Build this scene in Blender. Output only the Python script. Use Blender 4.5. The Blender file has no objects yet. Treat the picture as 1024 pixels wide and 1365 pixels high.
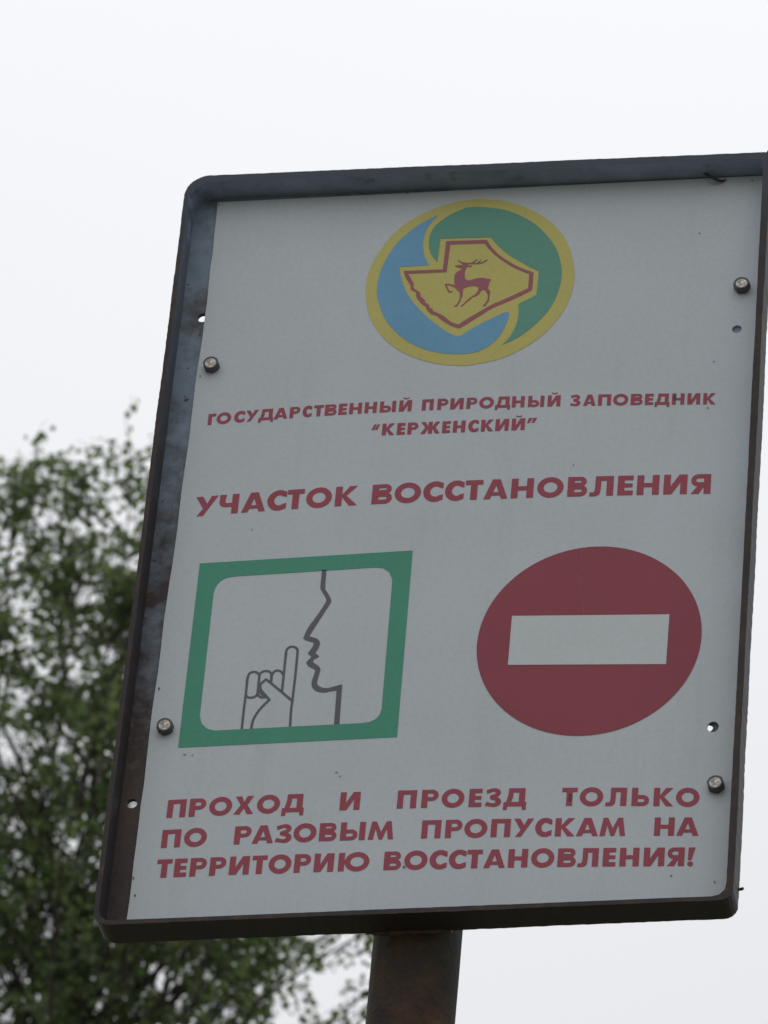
import bpy, bmesh, math, random
import numpy as np
from mathutils import Vector, Matrix
from mathutils.geometry import tessellate_polygon

random.seed(7)
rng = np.random.default_rng(11)
scene = bpy.context.scene
C = scene.collection
R = math.radians

# ------------------------------------------------------------------ camera
PLATE_Z = 3.957            # height of the plate's lower edge above the ground
cam_d = bpy.data.cameras.new("camera")
cam = bpy.data.objects.new("camera", cam_d)
C.objects.link(cam)
right = Vector((0.98045, 0.180598, 0.078119))
down = Vector((-0.043899, 0.587763, -0.807841))
fwd = Vector((-0.19181, 0.788619, 0.5842))
M = Matrix((right, -down, -fwd)).transposed().to_4x4()
M.translation = Vector((1.06473, -3.61929, PLATE_Z - 2.30665))
cam.matrix_world = M
cam_d.sensor_fit = 'HORIZONTAL'
cam_d.sensor_width = 36.0
cam_d.lens = 7739.8 / 1024 * 36.0
cam_d.clip_start = 0.05
cam_d.clip_end = 5000
cam_d.dof.use_dof = True
cam_d.dof.focus_distance = 4.5
cam_d.dof.aperture_fstop = 42.0
scene.camera = cam

# ------------------------------------------------------------------ sky, sun, exposure
SUN_EL, SUN_AZ = 50.0, -25.0
w = bpy.data.worlds.new("World")
scene.world = w
w.use_nodes = True
nt = w.node_tree
nt.nodes.clear()
out = nt.nodes.new('ShaderNodeOutputWorld')
bg = nt.nodes.new('ShaderNodeBackground')
bg.inputs['Strength'].default_value = 0.1
sky = nt.nodes.new('ShaderNodeTexSky')
sky.sky_type = 'NISHITA'
sky.sun_disc = False
sky.sun_elevation = R(SUN_EL)
sky.sun_rotation = R(SUN_AZ)
tc = nt.nodes.new('ShaderNodeTexCoord')
noi = nt.nodes.new('ShaderNodeTexNoise')
noi.inputs['Scale'].default_value = 2.2
noi.inputs['Detail'].default_value = 3.0
noi.inputs['Roughness'].default_value = 0.45
cl = nt.nodes.new('ShaderNodeMapRange')
cl.inputs['From Min'].default_value = 0.3
cl.inputs['From Max'].default_value = 0.7
cl.inputs['To Min'].default_value = 0.96
cl.inputs['To Max'].default_value = 1.04
# overcast sky: zenith three times as bright as the horizon
sx = nt.nodes.new('ShaderNodeSeparateXYZ')
cz = nt.nodes.new('ShaderNodeMath'); cz.operation = 'MAXIMUM'; cz.inputs[1].default_value = 0.0
ov = nt.nodes.new('ShaderNodeMath'); ov.operation = 'MULTIPLY_ADD'
ov.inputs[1].default_value = 8.4; ov.inputs[2].default_value = 4.05
om = nt.nodes.new('ShaderNodeMath'); om.operation = 'MULTIPLY'
vm = nt.nodes.new('ShaderNodeVectorMath'); vm.operation = 'SCALE'
vm.inputs[0].default_value = (0.962, 0.975, 1.0)
mx = nt.nodes.new('ShaderNodeMix'); mx.data_type = 'RGBA'
mx.inputs[0].default_value = 0.94
nt.links.new(tc.outputs['Generated'], noi.inputs['Vector'])
nt.links.new(noi.outputs[0], cl.inputs['Value'])
nt.links.new(tc.outputs['Generated'], sx.inputs[0])
nt.links.new(sx.outputs['Z'], cz.inputs[0])
nt.links.new(cz.outputs[0], ov.inputs[0])
nt.links.new(ov.outputs[0], om.inputs[0])
nt.links.new(cl.outputs[0], om.inputs[1])
nt.links.new(om.outputs[0], vm.inputs['Scale'])
nt.links.new(sky.outputs[0], mx.inputs[6])
nt.links.new(vm.outputs[0], mx.inputs[7])
nt.links.new(mx.outputs[2], bg.inputs[0])
nt.links.new(bg.outputs[0], out.inputs[0])
sl = bpy.data.lights.new("sun", 'SUN')
sl.energy = 0.6
sl.angle = R(25)
sl.color = (1.0, 0.97, 0.92)
so = bpy.data.objects.new("sun", sl)
C.objects.link(so)
az = R(SUN_AZ)
sdir = Vector((math.sin(az) * math.cos(R(SUN_EL)), math.cos(az) * math.cos(R(SUN_EL)), math.sin(R(SUN_EL))))
so.rotation_euler = sdir.to_track_quat('Z', 'Y').to_euler()
scene.view_settings.view_transform = 'Standard'
scene.view_settings.look = 'None'
scene.view_settings.exposure = 0.0
scene.view_settings.gamma = 1.0
scene.view_settings.use_curve_mapping = False

# ------------------------------------------------------------------ material helpers
def new_mat(name, color=(0.5, 0.5, 0.5), rough=0.6, metal=0.0, spec=0.5):
    m = bpy.data.materials.new(name)
    m.use_nodes = True
    b = m.node_tree.nodes['Principled BSDF']
    b.inputs['Base Color'].default_value = (*color, 1)
    b.inputs['Roughness'].default_value = rough
    b.inputs['Metallic'].default_value = metal
    b.inputs['Specular IOR Level'].default_value = spec
    return m

def nd(m, kind, **kw):
    n = m.node_tree.nodes.new(kind)
    for k, v in kw.items():
        if k in ('data_type', 'operation', 'blend_type'):
            setattr(n, k, v)
        else:
            n.inputs[k].default_value = v
    return n

def lk(m, a, b):
    m.node_tree.links.new(a, b)

def noise(m, scale, detail=4, rough=0.55, stretch=None):
    t = nd(m, 'ShaderNodeTexCoord')
    n = nd(m, 'ShaderNodeTexNoise', Scale=scale, Detail=detail, Roughness=rough)
    if stretch:
        mp = nd(m, 'ShaderNodeMapping', Scale=stretch)
        lk(m, t.outputs['Object'], mp.inputs[0])
        lk(m, mp.outputs[0], n.inputs['Vector'])
    else:
        lk(m, t.outputs['Object'], n.inputs['Vector'])
    return n

def ramp(m, src, p0, p1, c0=(0, 0, 0), c1=(1, 1, 1)):
    r = nd(m, 'ShaderNodeValToRGB')
    r.color_ramp.elements[0].position = p0
    r.color_ramp.elements[1].position = p1
    r.color_ramp.elements[0].color = (*c0, 1)
    r.color_ramp.elements[1].color = (*c1, 1)
    lk(m, src, r.inputs[0])
    return r

def mixc(m, fac, a, b, mode='MIX'):
    x = nd(m, 'ShaderNodeMix', data_type='RGBA', blend_type=mode)
    for i, v in ((0, fac), (6, a), (7, b)):
        if hasattr(v, 'links') or hasattr(v, 'is_linked'):
            lk(m, v, x.inputs[i])
        elif isinstance(v, (int, float)):
            x.inputs[i].default_value = v
        else:
            x.inputs[i].default_value = (*v, 1)
    return x.outputs[2]

def bump(m, src, strength, dist):
    b = nd(m, 'ShaderNodeBump', Strength=strength, Distance=dist)
    lk(m, src, b.inputs['Height'])
    lk(m, b.outputs[0], m.node_tree.nodes['Principled BSDF'].inputs['Normal'])

def base(m):
    return m.node_tree.nodes['Principled BSDF'].inputs['Base Color']

def print_mat(name, color, rough=0.42, var=0.06):
    """weathered sign film: a flat colour with faint fading and grime"""
    m = new_mat(name, color, rough, 0.0, 0.3)
    n1 = noise(m, 9, 5, 0.6)
    n2 = noise(m, 260, 3, 0.6)
    lo = tuple(c * (1 - var) for c in color)
    hi = tuple(min(1, c * (1 + var) + var * 0.02) for c in color)
    c = ramp(m, n1.outputs[0], 0.3, 0.72, lo, hi)
    g = ramp(m, n2.outputs[0], 0.25, 0.6, (0.93, 0.93, 0.92), (1, 1, 1))
    lk(m, mixc(m, 1.0, c.outputs[0], g.outputs[0], 'MULTIPLY'), base(m))
    return m

K_PLATE = (0.60, 0.645, 0.69)
M_plate = print_mat('sign_film_white', K_PLATE, 0.5, 0.035)
# small spots and streaks of dirt on the white film
_b = base(M_plate).links[0].from_socket
_sp = noise(M_plate, 95, 2, 0.5)
_s = ramp(M_plate, _sp.outputs[0], 0.79, 0.81)
_st = noise(M_plate, 30, 5, 0.6, (1.0, 1.0, 0.12))
_t = ramp(M_plate, _st.outputs[0], 0.55, 0.85, (1, 1, 1), (0.92, 0.915, 0.90))
_x = mixc(M_plate, 1.0, _b, _t.outputs[0], 'MULTIPLY')
lk(M_plate, mixc(M_plate, _s.outputs[0], _x, (0.12, 0.10, 0.09)), base(M_plate))

M_red = print_mat('sign_film_red', (0.32, 0.06, 0.085), 0.45)
M_redtext = print_mat('lettering_red', (0.38, 0.068, 0.102), 0.45)
M_green = print_mat('pictogram_green', (0.075, 0.335, 0.225), 0.45)
M_grey = print_mat('line_grey', (0.135, 0.13, 0.165), 0.5)
M_yellow = print_mat('emblem_yellow', (0.60, 0.54, 0.16), 0.45)
M_blue = print_mat('emblem_blue', (0.165, 0.40, 0.62), 0.45)
M_egreen = print_mat('emblem_green', (0.13, 0.35, 0.27), 0.45)
M_maroon = print_mat('emblem_maroon', (0.37, 0.115, 0.15), 0.45)
M_white2 = print_mat('film_bar_white', (0.65, 0.69, 0.72), 0.48, 0.03)
M_scuff = print_mat('scuffed_film', (0.37, 0.14, 0.165), 0.6)

def paint_rust(name, paint, rust, lo, hi, zgrad=True, scale=28, rough=0.6):
    """old steel paint breaking into rust; more rust low on the frame"""
    m = new_mat(name, paint, rough)
    n1 = noise(m, scale, 8, 0.65)
    n2 = noise(m, 120, 5, 0.7)
    n3 = noise(m, 45, 6, 0.6)
    src = n1.outputs[0]
    if zgrad:
        t = nd(m, 'ShaderNodeTexCoord')
        s = nd(m, 'ShaderNodeSeparateXYZ')
        lk(m, t.outputs['Object'], s.inputs[0])
        mr = nd(m, 'ShaderNodeMapRange', **{'From Min': zgrad[0], 'From Max': zgrad[1], 'To Min': zgrad[2], 'To Max': 0.0})
        lk(m, s.outputs['Z'], mr.inputs['Value'])
        a = nd(m, 'ShaderNodeMath', operation='ADD')
        lk(m, src, a.inputs[0]); lk(m, mr.outputs[0], a.inputs[1])
        src = a.outputs[0]
    k = ramp(m, src, lo, hi)
    r2 = tuple(c * 0.45 for c in rust)
    rc = ramp(m, n2.outputs[0], 0.3, 0.7, r2, rust)
    p2 = tuple(c * 0.72 for c in paint)
    pc = ramp(m, n3.outputs[0], 0.3, 0.7, p2, paint)
    lk(m, mixc(m, k.outputs[0], pc.outputs[0], rc.outputs[0]), base(m))
    bump(m, n2.outputs[0], 0.5, 0.0012)
    return m

M_inner = paint_rust('frame_blue_paint', (0.31, 0.37, 0.52), (0.075, 0.055, 0.05), 0.60, 0.76, (0.05, 0.70, 0.30))
M_flange = paint_rust('flange_blue_paint', (0.25, 0.32, 0.41), (0.065, 0.042, 0.035), 0.50, 0.80, (0.02, 0.55, 0.42))
M_outer = paint_rust('frame_outer_rust', (0.03, 0.026, 0.032), (0.04, 0.026, 0.023), 0.45, 0.65, False)
M_edge = paint_rust('frame_edge_rust', (0.05, 0.042, 0.046), (0.10, 0.062, 0.042), 0.44, 0.70, False, 60, 0.8)
def fade_up(m, color, z0, z1):
    """the sound blue paint that survives higher up on the frame"""
    b = base(m).links[0].from_socket
    n = noise(m, 40, 5, 0.6)
    t = nd(m, 'ShaderNodeTexCoord'); s = nd(m, 'ShaderNodeSeparateXYZ')
    lk(m, t.outputs['Object'], s.inputs[0])
    a = nd(m, 'ShaderNodeMath', operation='MULTIPLY_ADD')
    a.inputs[1].default_value = 0.16
    lk(m, n.outputs[0], a.inputs[0]); lk(m, s.outputs['Z'], a.inputs[2])
    r = nd(m, 'ShaderNodeMapRange', **{'From Min': z0 + .08, 'From Max': z1 + .08, 'To Min': 0.0, 'To Max': 1.0})
    lk(m, a.outputs[0], r.inputs['Value'])
    lk(m, mixc(m, r.outputs[0], b, color), base(m))
fade_up(M_edge, (0.07, 0.083, 0.112), 0.60, 0.70)
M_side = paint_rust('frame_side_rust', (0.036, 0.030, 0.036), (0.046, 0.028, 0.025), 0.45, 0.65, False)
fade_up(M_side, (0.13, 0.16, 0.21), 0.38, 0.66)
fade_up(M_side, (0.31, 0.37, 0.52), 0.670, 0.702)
# rust that has bled out round the open bolt holes of the flange
for _hx, _hz, _rad in ((0.0164, 0.5816, 0.036), (0.0073, 0.1077, 0.05)):
    _b = base(M_flange).links[0].from_socket
    _t = nd(M_flange, 'ShaderNodeTexCoord')
    _mp = nd(M_flange, 'ShaderNodeMapping', Location=(-_hx, 0.0, -_hz * 0.62), Scale=(1.0, 0.0, 0.62))
    lk(M_flange, _t.outputs['Object'], _mp.inputs[0])
    _ln = nd(M_flange, 'ShaderNodeVectorMath', operation='LENGTH')
    lk(M_flange, _mp.outputs[0], _ln.inputs[0])
    _n = noise(M_flange, 90, 6, 0.65)
    _a = nd(M_flange, 'ShaderNodeMath', operation='MULTIPLY_ADD'); _a.inputs[1].default_value = 0.045
    lk(M_flange, _n.outputs[0], _a.inputs[0]); lk(M_flange, _ln.outputs['Value'], _a.inputs[2])
    _r = nd(M_flange, 'ShaderNodeMapRange', **{'From Min': 0.022, 'From Max': _rad + 0.012, 'To Min': 0.92, 'To Max': 0.0})
    lk(M_flange, _a.outputs[0], _r.inputs['Value'])
    lk(M_flange, mixc(M_flange, _r.outputs[0], _b, (0.075, 0.052, 0.04)), base(M_flange))
_b = base(M_flange).links[0].from_socket
_n = noise(M_flange, 150, 3, 0.5)
_s = ramp(M_flange, _n.outputs[0], 0.68, 0.72)
lk(M_flange, mixc(M_flange, _s.outputs[0], _b, (0.06, 0.035, 0.025)), base(M_flange))
M_topline = paint_rust('frame_top_rust', (0.20, 0.085, 0.06), (0.13, 0.06, 0.045), 0.45, 0.65, False)
M_post = paint_rust('post_rusty_brown', (0.030, 0.026, 0.024), (0.115, 0.058, 0.030), 0.38, 0.64, False, 26, 0.9)
_b = base(M_post).links[0].from_socket
_m = noise(M_post, 18, 5)
_t = nd(M_post, 'ShaderNodeTexCoord'); _s = nd(M_post, 'ShaderNodeSeparateXYZ')
lk(M_post, _t.outputs['Object'], _s.inputs[0])
_r = nd(M_post, 'ShaderNodeMapRange', **{'From Min': -0.055, 'From Max': 0.0, 'To Min': 0.0, 'To Max': 0.9})
lk(M_post, _s.outputs['Z'], _r.inputs['Value'])
_q = nd(M_post, 'ShaderNodeMath', operation='MULTIPLY')
_qr = ramp(M_post, _m.outputs[0], 0.35, 0.55)
lk(M_post, _r.outputs[0], _q.inputs[0]); lk(M_post, _qr.outputs[0], _q.inputs[1])
lk(M_post, mixc(M_post, _q.outputs[0], _b, (0.03, 0.05, 0.045)), base(M_post))
for _l in [n for n in M_post.node_tree.nodes if n.type == 'BUMP']: _l.inputs['Distance'].default_value = 0.004
M_weld = paint_rust('weld_bead', (0.07, 0.06, 0.06), (0.12, 0.07, 0.05), 0.4, 0.6, False)
M_bolt = new_mat('bolt_dark_steel', (0.12, 0.115, 0.12), 0.55, 0.4)
_n = noise(M_bolt, 300, 4); bump(M_bolt, _n.outputs[0], 0.4, 0.0004)
M_boltface = new_mat('bolt_face_zinc', (0.72, 0.70, 0.64), 0.42, 0.6)
_n = noise(M_boltface, 320, 5, 0.7)
_r = ramp(M_boltface, _n.outputs[0], 0.38, 0.66, (0.22, 0.17, 0.12), (0.80, 0.79, 0.74))
lk(M_boltface, _r.outputs[0], base(M_boltface))
M_deadleaf = new_mat('dead_leaf_brown', (0.10, 0.075, 0.07), 0.8)

# ------------------------------------------------------------------ sign data, millimetres on the plate
ART = {
 'yellow': [(151.13,605.18),(152.04,616.42),(154.42,626.57),(163.72,647.78),(177.86,666.45),(198.86,680.06),(217.64,686.88),(233.45,689.03),(240.94,688.97),(259.47,685.7),(278.25,678.03),(297.36,664.01),(310.14,648.2),(318.46,630.47),(322.86,609.68),(323.3,594.82),(319.88,576.98),(312.8,560.57),(300.42,543.44),(283.37,530.0),(266.01,521.61),(243.9,517.18),(234.39,517.43),(216.22,520.22),(197.66,527.5),(180.54,538.64),(166.63,554.11),(157.05,571.64),(152.36,590.08)],
 'blue': [(206.4,674.9),(199.51,671.32),(190.77,665.56),(181.34,656.97),(172.2,644.91),(165.19,629.29),(161.69,615.79),(160.77,604.55),(161.06,595.2),(163.08,587.11),(168.38,572.05),(177.21,557.94),(190.01,544.77),(204.22,536.04),(219.03,530.87),(233.57,528.96),(243.94,529.32),(251.85,531.96),(260.4,538.13),(266.94,547.79),(271.07,559.86),(272.12,567.1),(271.34,569.41),(268.19,569.27),(260.37,565.04),(248.24,557.94),(238.77,551.58),(234.47,547.81),(231.35,547.22),(227.65,548.58),(219.08,554.73),(207.42,565.6),(196.51,578.16),(188.33,590.02),(182.88,601.74),(179.87,611.06),(178.41,616.97),(177.82,622.15),(202.27,622.24),(197.91,631.69),(195.75,642.17),(195.6,650.23),(197.58,660.48),(201.58,668.29)],
 'green': [(208.91,625.01),(203.29,633.05),(200.54,643.0),(200.49,652.2),(203.02,661.26),(208.9,668.36),(217.56,675.29),(226.42,679.54),(227.79,680.6),(235.08,681.03),(246.16,679.68),(258.22,677.1),(269.5,672.28),(283.8,662.64),(295.49,650.34),(305.53,634.77),(309.87,623.06),(312.45,610.37),(312.83,601.27),(312.28,595.54),(309.68,582.15),(304.2,568.99),(297.63,559.29),(287.57,548.16),(277.31,540.42),(268.61,536.27),(273.55,542.89),(277.47,551.6),(279.58,560.44),(279.82,570.55),(278.92,577.37),(285.45,580.9),(293.26,585.47),(293.74,603.56),(293.66,610.48),(286.9,614.34),(277.4,621.24),(267.84,628.73),(258.05,639.12),(251.52,648.16),(209.58,649.29)],
 'badge_out': [(214.61,646.64),(248.52,645.5),(253.68,636.55),(261.57,627.43),(273.08,618.11),(282.51,612.36),(289.5,609.05),(289.61,596.11),(289.16,590.49),(275.42,582.68),(257.94,574.21),(251.08,569.01),(236.5,558.13),(231.69,555.06),(224.19,558.91),(216.51,565.02),(212.58,569.22),(207.91,571.21),(203.93,575.99),(202.76,579.45),(198.9,582.53),(194.27,589.63),(193.42,594.8),(188.81,597.94),(188.28,602.52),(183.54,610.81),(181.64,617.67),(214.04,617.12)],
 'badge_in': [(218.28,642.72),(246.76,641.94),(253.0,633.16),(261.8,623.99),(273.3,614.68),(285.98,607.58),(286.07,596.34),(286.02,592.96),(270.77,584.67),(256.8,577.67),(249.9,573.04),(236.14,563.21),(231.39,559.24),(224.85,562.24),(218.04,568.87),(212.33,572.62),(209.02,574.53),(208.4,576.83),(206.03,578.11),(204.87,581.58),(202.0,583.47),(201.33,586.34),(197.38,590.57),(197.12,593.99),(192.25,598.28),(190.74,600.09),(191.12,603.48),(185.54,614.44),(217.45,614.04)],
 'deer': [(223.69,620.21),(227.05,620.72),(229.98,620.4),(230.41,621.29),(228.88,622.3),(226.79,624.39),(225.95,625.85),(226.9,626.22),(228.49,624.28),(230.98,623.38),(234.44,622.54),(237.81,622.93),(240.09,624.91),(241.71,626.02),(242.56,625.66),(241.11,624.23),(239.3,622.34),(241.74,622.18),(243.57,623.76),(244.92,625.2),(245.67,624.84),(244.36,622.8),(244.18,621.89),(247.02,622.92),(248.84,624.63),(250.26,625.14),(250.56,624.21),(248.5,622.52),(246.16,621.28),(243.78,620.7),(239.41,620.87),(235.51,621.13),(234.1,620.43),(234.64,619.79),(237.55,619.78),(238.09,618.95),(236.93,618.24),(234.26,618.29),(233.59,617.42),(232.61,614.14),(232.63,610.5),(233.23,606.81),(234.72,604.89),(236.7,604.34),(240.49,605.43),(244.32,606.08),(248.18,606.13),(251.64,604.99),(254.82,604.48),(254.44,602.99),(253.59,601.23),(253.52,598.81),(252.96,596.43),(253.37,593.98),(254.97,591.76),(254.75,587.85),(254.8,583.63),(254.44,581.84),(252.96,578.92),(252.13,576.87),(249.25,576.75),(250.6,578.17),(251.91,580.2),(253.35,583.72),(253.02,588.57),(252.16,590.44),(250.54,592.96),(248.56,593.69),(247.21,592.27),(246.39,590.21),(244.13,587.94),(241.33,586.61),(238.17,583.5),(235.48,580.66),(232.79,577.82),(231.33,577.91),(234.02,580.75),(236.67,584.2),(239.83,587.31),(242.59,589.25),(244.32,592.16),(245.08,595.13),(244.45,597.29),(241.01,598.12),(237.16,597.77),(233.85,596.77),(232.3,594.75),(232.41,591.12),(232.14,586.91),(231.21,586.36),(231.14,583.95),(229.7,580.43),(228.44,577.79),(225.76,578.15),(227.83,579.64),(229.48,583.46),(230.19,587.03),(229.93,590.67),(229.32,592.53),(227.2,595.09),(225.08,597.65),(223.04,598.99),(219.55,600.43),(218.62,599.89),(219.77,597.39),(220.66,595.21),(221.96,593.92),(223.88,594.09),(223.49,592.91),(221.58,592.55),(220.06,593.43),(218.89,596.23),(217.16,599.98),(216.78,601.83),(219.93,601.92),(223.41,600.66),(224.96,600.68),(224.45,604.96),(224.29,608.62),(225.0,612.22),(227.25,614.5),(229.32,616.06),(229.74,617.07),(226.5,618.2),(224.49,619.25)],
 'face': [(139.03,320.5),(139.08,311.71),(139.21,303.17),(140.49,300.06),(144.68,292.56),(144.34,288.33),(139.39,277.68),(132.43,264.74),(129.73,255.24),(131.92,253.33),(138.17,250.98),(138.16,247.62),(134.52,240.84),(137.84,237.45),(134.07,232.24),(136.1,228.56),(141.11,225.34),(141.67,222.33),(140.08,214.07),(140.86,208.69),(144.72,204.59),(150.85,203.12),(154.79,203.89),(160.54,204.57),(161.2,173.25),(165.4,173.06),(164.62,209.61),(163.28,210.02),(154.49,207.46),(149.46,207.69),(145.43,210.26),(144.42,213.87),(145.71,222.14),(145.65,226.32),(143.07,229.43),(139.53,231.98),(139.62,234.37),(144.08,237.51),(140.56,240.91),(142.92,246.19),(143.31,250.97),(140.37,254.72),(134.64,256.8),(134.99,258.59),(142.64,275.1),(148.61,288.12),(148.19,292.99),(144.0,300.49),(143.08,302.97),(142.61,320.32)],
 'hand': [[(126.55,172.48),(126.04,187.19),(126.27,200.89),(126.47,220.17),(126.25,242.33),(125.5,245.5),(123.58,247.33),(120.91,247.8),(118.66,246.87),(117.29,244.5),(117.12,237.91),(117.15,223.37),(117.14,215.08),(117.11,205.78)],[(107.78,215.52),(107.68,221.04),(108.75,224.11),(110.65,225.61),(113.29,225.41),(115.48,223.79),(116.66,221.66)],[(97.79,220.12),(97.89,222.89),(99.63,224.88),(102.18,225.66),(105.15,225.1),(106.97,223.15),(107.45,221.06),(107.43,215.53)],[(88.29,215.04),(88.48,219.18),(89.26,223.29),(90.87,224.8),(93.16,225.32),(95.57,224.58),(97.18,222.92),(97.77,219.78),(97.88,205.98),(97.52,203.59),(95.66,201.74),(93.4,201.02),(90.73,201.49),(88.81,203.3)],[(88.48,219.18),(88.52,203.31),(88.36,189.58),(88.41,172.46)],[(126.39,196.22),(121.31,201.12),(109.85,211.97),(103.49,217.79),(100.3,214.48),(99.35,212.11),(99.73,209.34),(101.65,206.15),(107.91,198.3),(103.97,193.67),(99.88,187.68),(97.02,180.97),(96.18,176.22),(95.99,172.13)],[(97.72,204.61),(99.41,202.12),(101.56,200.86),(104.45,201.07)],[(98.25,214.58),(98.52,209.74),(99.61,206.24),(102.56,202.67)]],
 'sq_out': [(39.25,331.9),(210.6,335.52),(211.86,158.98),(39.44,156.58)],
 'sq_in': [(53.72,185.93),(53.28,301.98),(54.27,308.43),(57.57,313.8),(62.33,316.69),(68.87,317.8),(180.85,320.7),(187.9,319.86),(193.21,315.74),(196.12,309.12),(196.5,304.31),(197.66,185.27),(196.5,180.22),(193.49,176.19),(188.79,173.85),(182.97,173.19),(67.04,171.37),(60.92,173.27),(56.08,178.14)],
 'bar': [(294.32,268.38),(417.99,263.72),(417.73,217.1),(294.16,222.22)],
 'crease': [(345.96,329.42),(345.59,318.6),(340.69,309.03),(346.27,300.17),(346.52,289.16),(349.52,279.26),(350.53,269.0)],
 'disc': (356.2,242.7,87.8,88.95),
}
TEXT = [
 (11.03,[('Г',31.94,469.24,38.33,469.62),('О',38.98,469.66,50.88,470.31),('С',53.37,470.44,62.14,470.87),('У',63.0,470.91,73.28,471.37),('Д',73.5,471.37,85.71,471.86),('А',86.25,471.88,97.28,472.26),('Р',99.01,472.32,107.43,472.57),('С',109.49,472.63,117.15,472.83),('Т',118.66,472.87,126.76,473.05),('В',127.84,473.07,137.44,473.25),('Е',139.07,473.28,145.87,473.38),('Н',147.81,473.41,158.05,473.53),('Н',160.42,473.55,170.33,473.62),('Ы',172.81,473.64,185.94,473.67),('Й',188.63,473.67,198.84,473.65),('П',207.23,473.61,216.58,473.54),('Р',219.8,473.52,228.49,473.42),('И',230.34,473.4,241.07,473.24),('Р',243.53,473.21,252.11,473.06),('О',253.82,473.02,265.71,472.78),('Д',266.78,472.76,279.08,472.46),('Н',280.47,472.43,290.63,472.16),('Ы',293.51,472.08,306.54,471.69),('Й',309.31,471.6,319.66,471.26),('З',327.65,470.98,335.85,470.69),('А',338.19,470.6,348.3,470.22),('П',350.11,470.14,360.53,469.73),('О',362.23,469.66,374.44,469.14),('В',376.45,469.05,386.0,468.63),('Е',387.91,468.54,394.69,468.24),('Д',395.75,468.19,407.71,467.63),('Н',409.62,467.54,419.56,467.06),('И',421.99,466.94,432.23,466.43),('К',434.66,466.31,444.69,465.81)]),
 (11.65,[('“',167.66,450.66,174.33,450.59),('К',176.48,450.57,186.69,450.46),('Е',188.62,450.44,195.27,450.37),('Р',197.21,450.35,205.78,450.25),('Ж',207.71,450.23,223.67,450.06),('Е',225.39,450.04,232.02,449.97),('Н',234.18,449.95,244.13,449.84),('С',246.48,449.82,254.91,449.73),('К',256.94,449.71,267.08,449.6),('И',268.57,449.58,279.33,449.47),('Й',281.68,449.44,292.32,449.33),('”',293.92,449.31,301.9,449.23)]),
 (19.1,[('У',30.09,378.23,48.16,379.12),('Ч',49.53,379.18,65.26,379.87),('А',68.0,379.98,87.41,380.69),('С',88.63,380.73,104.2,381.22),('Т',104.75,381.23,118.4,381.6),('О',120.17,381.64,140.89,382.08),('К',143.75,382.13,161.86,382.41),('В',173.4,382.54,189.71,382.66),('О',191.7,382.68,212.94,382.74),('С',214.78,382.74,230.77,382.71),('С',232.32,382.7,247.58,382.62),('Т',248.57,382.61,262.68,382.49),('А',263.67,382.48,282.98,382.24),('Н',285.52,382.21,303.39,381.92),('О',306.39,381.87,327.46,381.45),('В',330.69,381.38,346.39,381.02),('Л',348.22,380.97,367.26,380.48),('Е',370.62,380.39,382.92,380.04),('Н',385.99,379.95,403.58,379.42),('И',407.2,379.31,425.87,378.7),('Я',428.93,378.59,444.51,378.06)]),
 (16.36,[('П',36.61,91.93,51.32,92.24),('Р',54.01,92.29,66.95,92.53),('О',69.64,92.57,87.53,92.85),('Х',89.18,92.87,104.67,93.06),('О',107.15,93.08,124.99,93.25),('Д',126.75,93.26,144.05,93.36),('И',172.02,93.4,187.63,93.37),('П',216.63,93.18,231.53,93.03),('Р',235.49,92.98,248.44,92.8),('О',251.05,92.76,268.62,92.46),('Е',272.25,92.39,282.22,92.18),('З',284.82,92.12,297.26,91.83),('Д',298.96,91.79,316.69,91.31),('Т',343.87,90.45,355.69,90.03),('О',357.7,89.95,375.64,89.24),('Л',377.53,89.17,393.67,88.46),('Ь',397.56,88.29,410.97,87.65),('К',414.38,87.48,429.53,86.7),('О',431.41,86.6,449.24,85.6)]),
 (16.3,[('П',35.07,64.57,49.94,64.89),('О',52.62,64.94,70.37,65.25),('Р',92.0,65.55,105.07,65.68),('А',106.1,65.69,122.65,65.81),('З',123.92,65.82,136.83,65.87),('О',138.16,65.87,155.91,65.89),('В',158.27,65.89,171.79,65.86),('Ы',174.65,65.85,193.99,65.75),('М',196.34,65.74,216.05,65.56),('П',237.59,65.3,252.52,65.08),('Р',255.92,65.02,268.91,64.8),('О',270.6,64.76,288.31,64.41),('П',291.13,64.35,306.11,64.02),('У',308.58,63.96,323.76,63.59),('С',325.11,63.55,337.91,63.21),('К',340.48,63.14,355.79,62.7),('А',356.73,62.68,373.55,62.16),('М',374.72,62.13,394.32,61.49),('Н',416.23,60.73,431.55,60.18),('А',433.18,60.12,450.11,59.47)]),
 (16.52,[('Т',33.94,37.54,45.79,37.69),('Е',47.64,37.71,57.42,37.81),('Р',60.0,37.83,72.85,37.94),('Р',75.32,37.96,87.95,38.04),('И',90.73,38.06,106.22,38.13),('Т',108.27,38.14,119.95,38.17),('О',121.25,38.17,138.9,38.18),('Р',141.15,38.18,153.93,38.16),('И',156.58,38.16,171.9,38.1),('Ю',175.36,38.09,199.31,37.94),('В',210.61,37.85,224.03,37.72),('О',226.29,37.69,244.19,37.48),('С',245.78,37.46,259.3,37.27),('С',260.65,37.25,273.92,37.05),('Т',274.6,37.04,286.4,36.83),('А',287.52,36.81,304.02,36.51),('Н',306.26,36.46,321.16,36.15),('О',323.74,36.1,341.52,35.69),('В',344.06,35.63,358.02,35.28),('Л',359.19,35.25,375.11,34.83),('Е',378.51,34.73,388.33,34.45),('Н',391.37,34.37,406.08,33.92),('И',409.58,33.82,425.32,33.31),('Я',427.53,33.24,440.45,32.8),('!',443.01,32.71,448.47,32.52)]),
]


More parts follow.
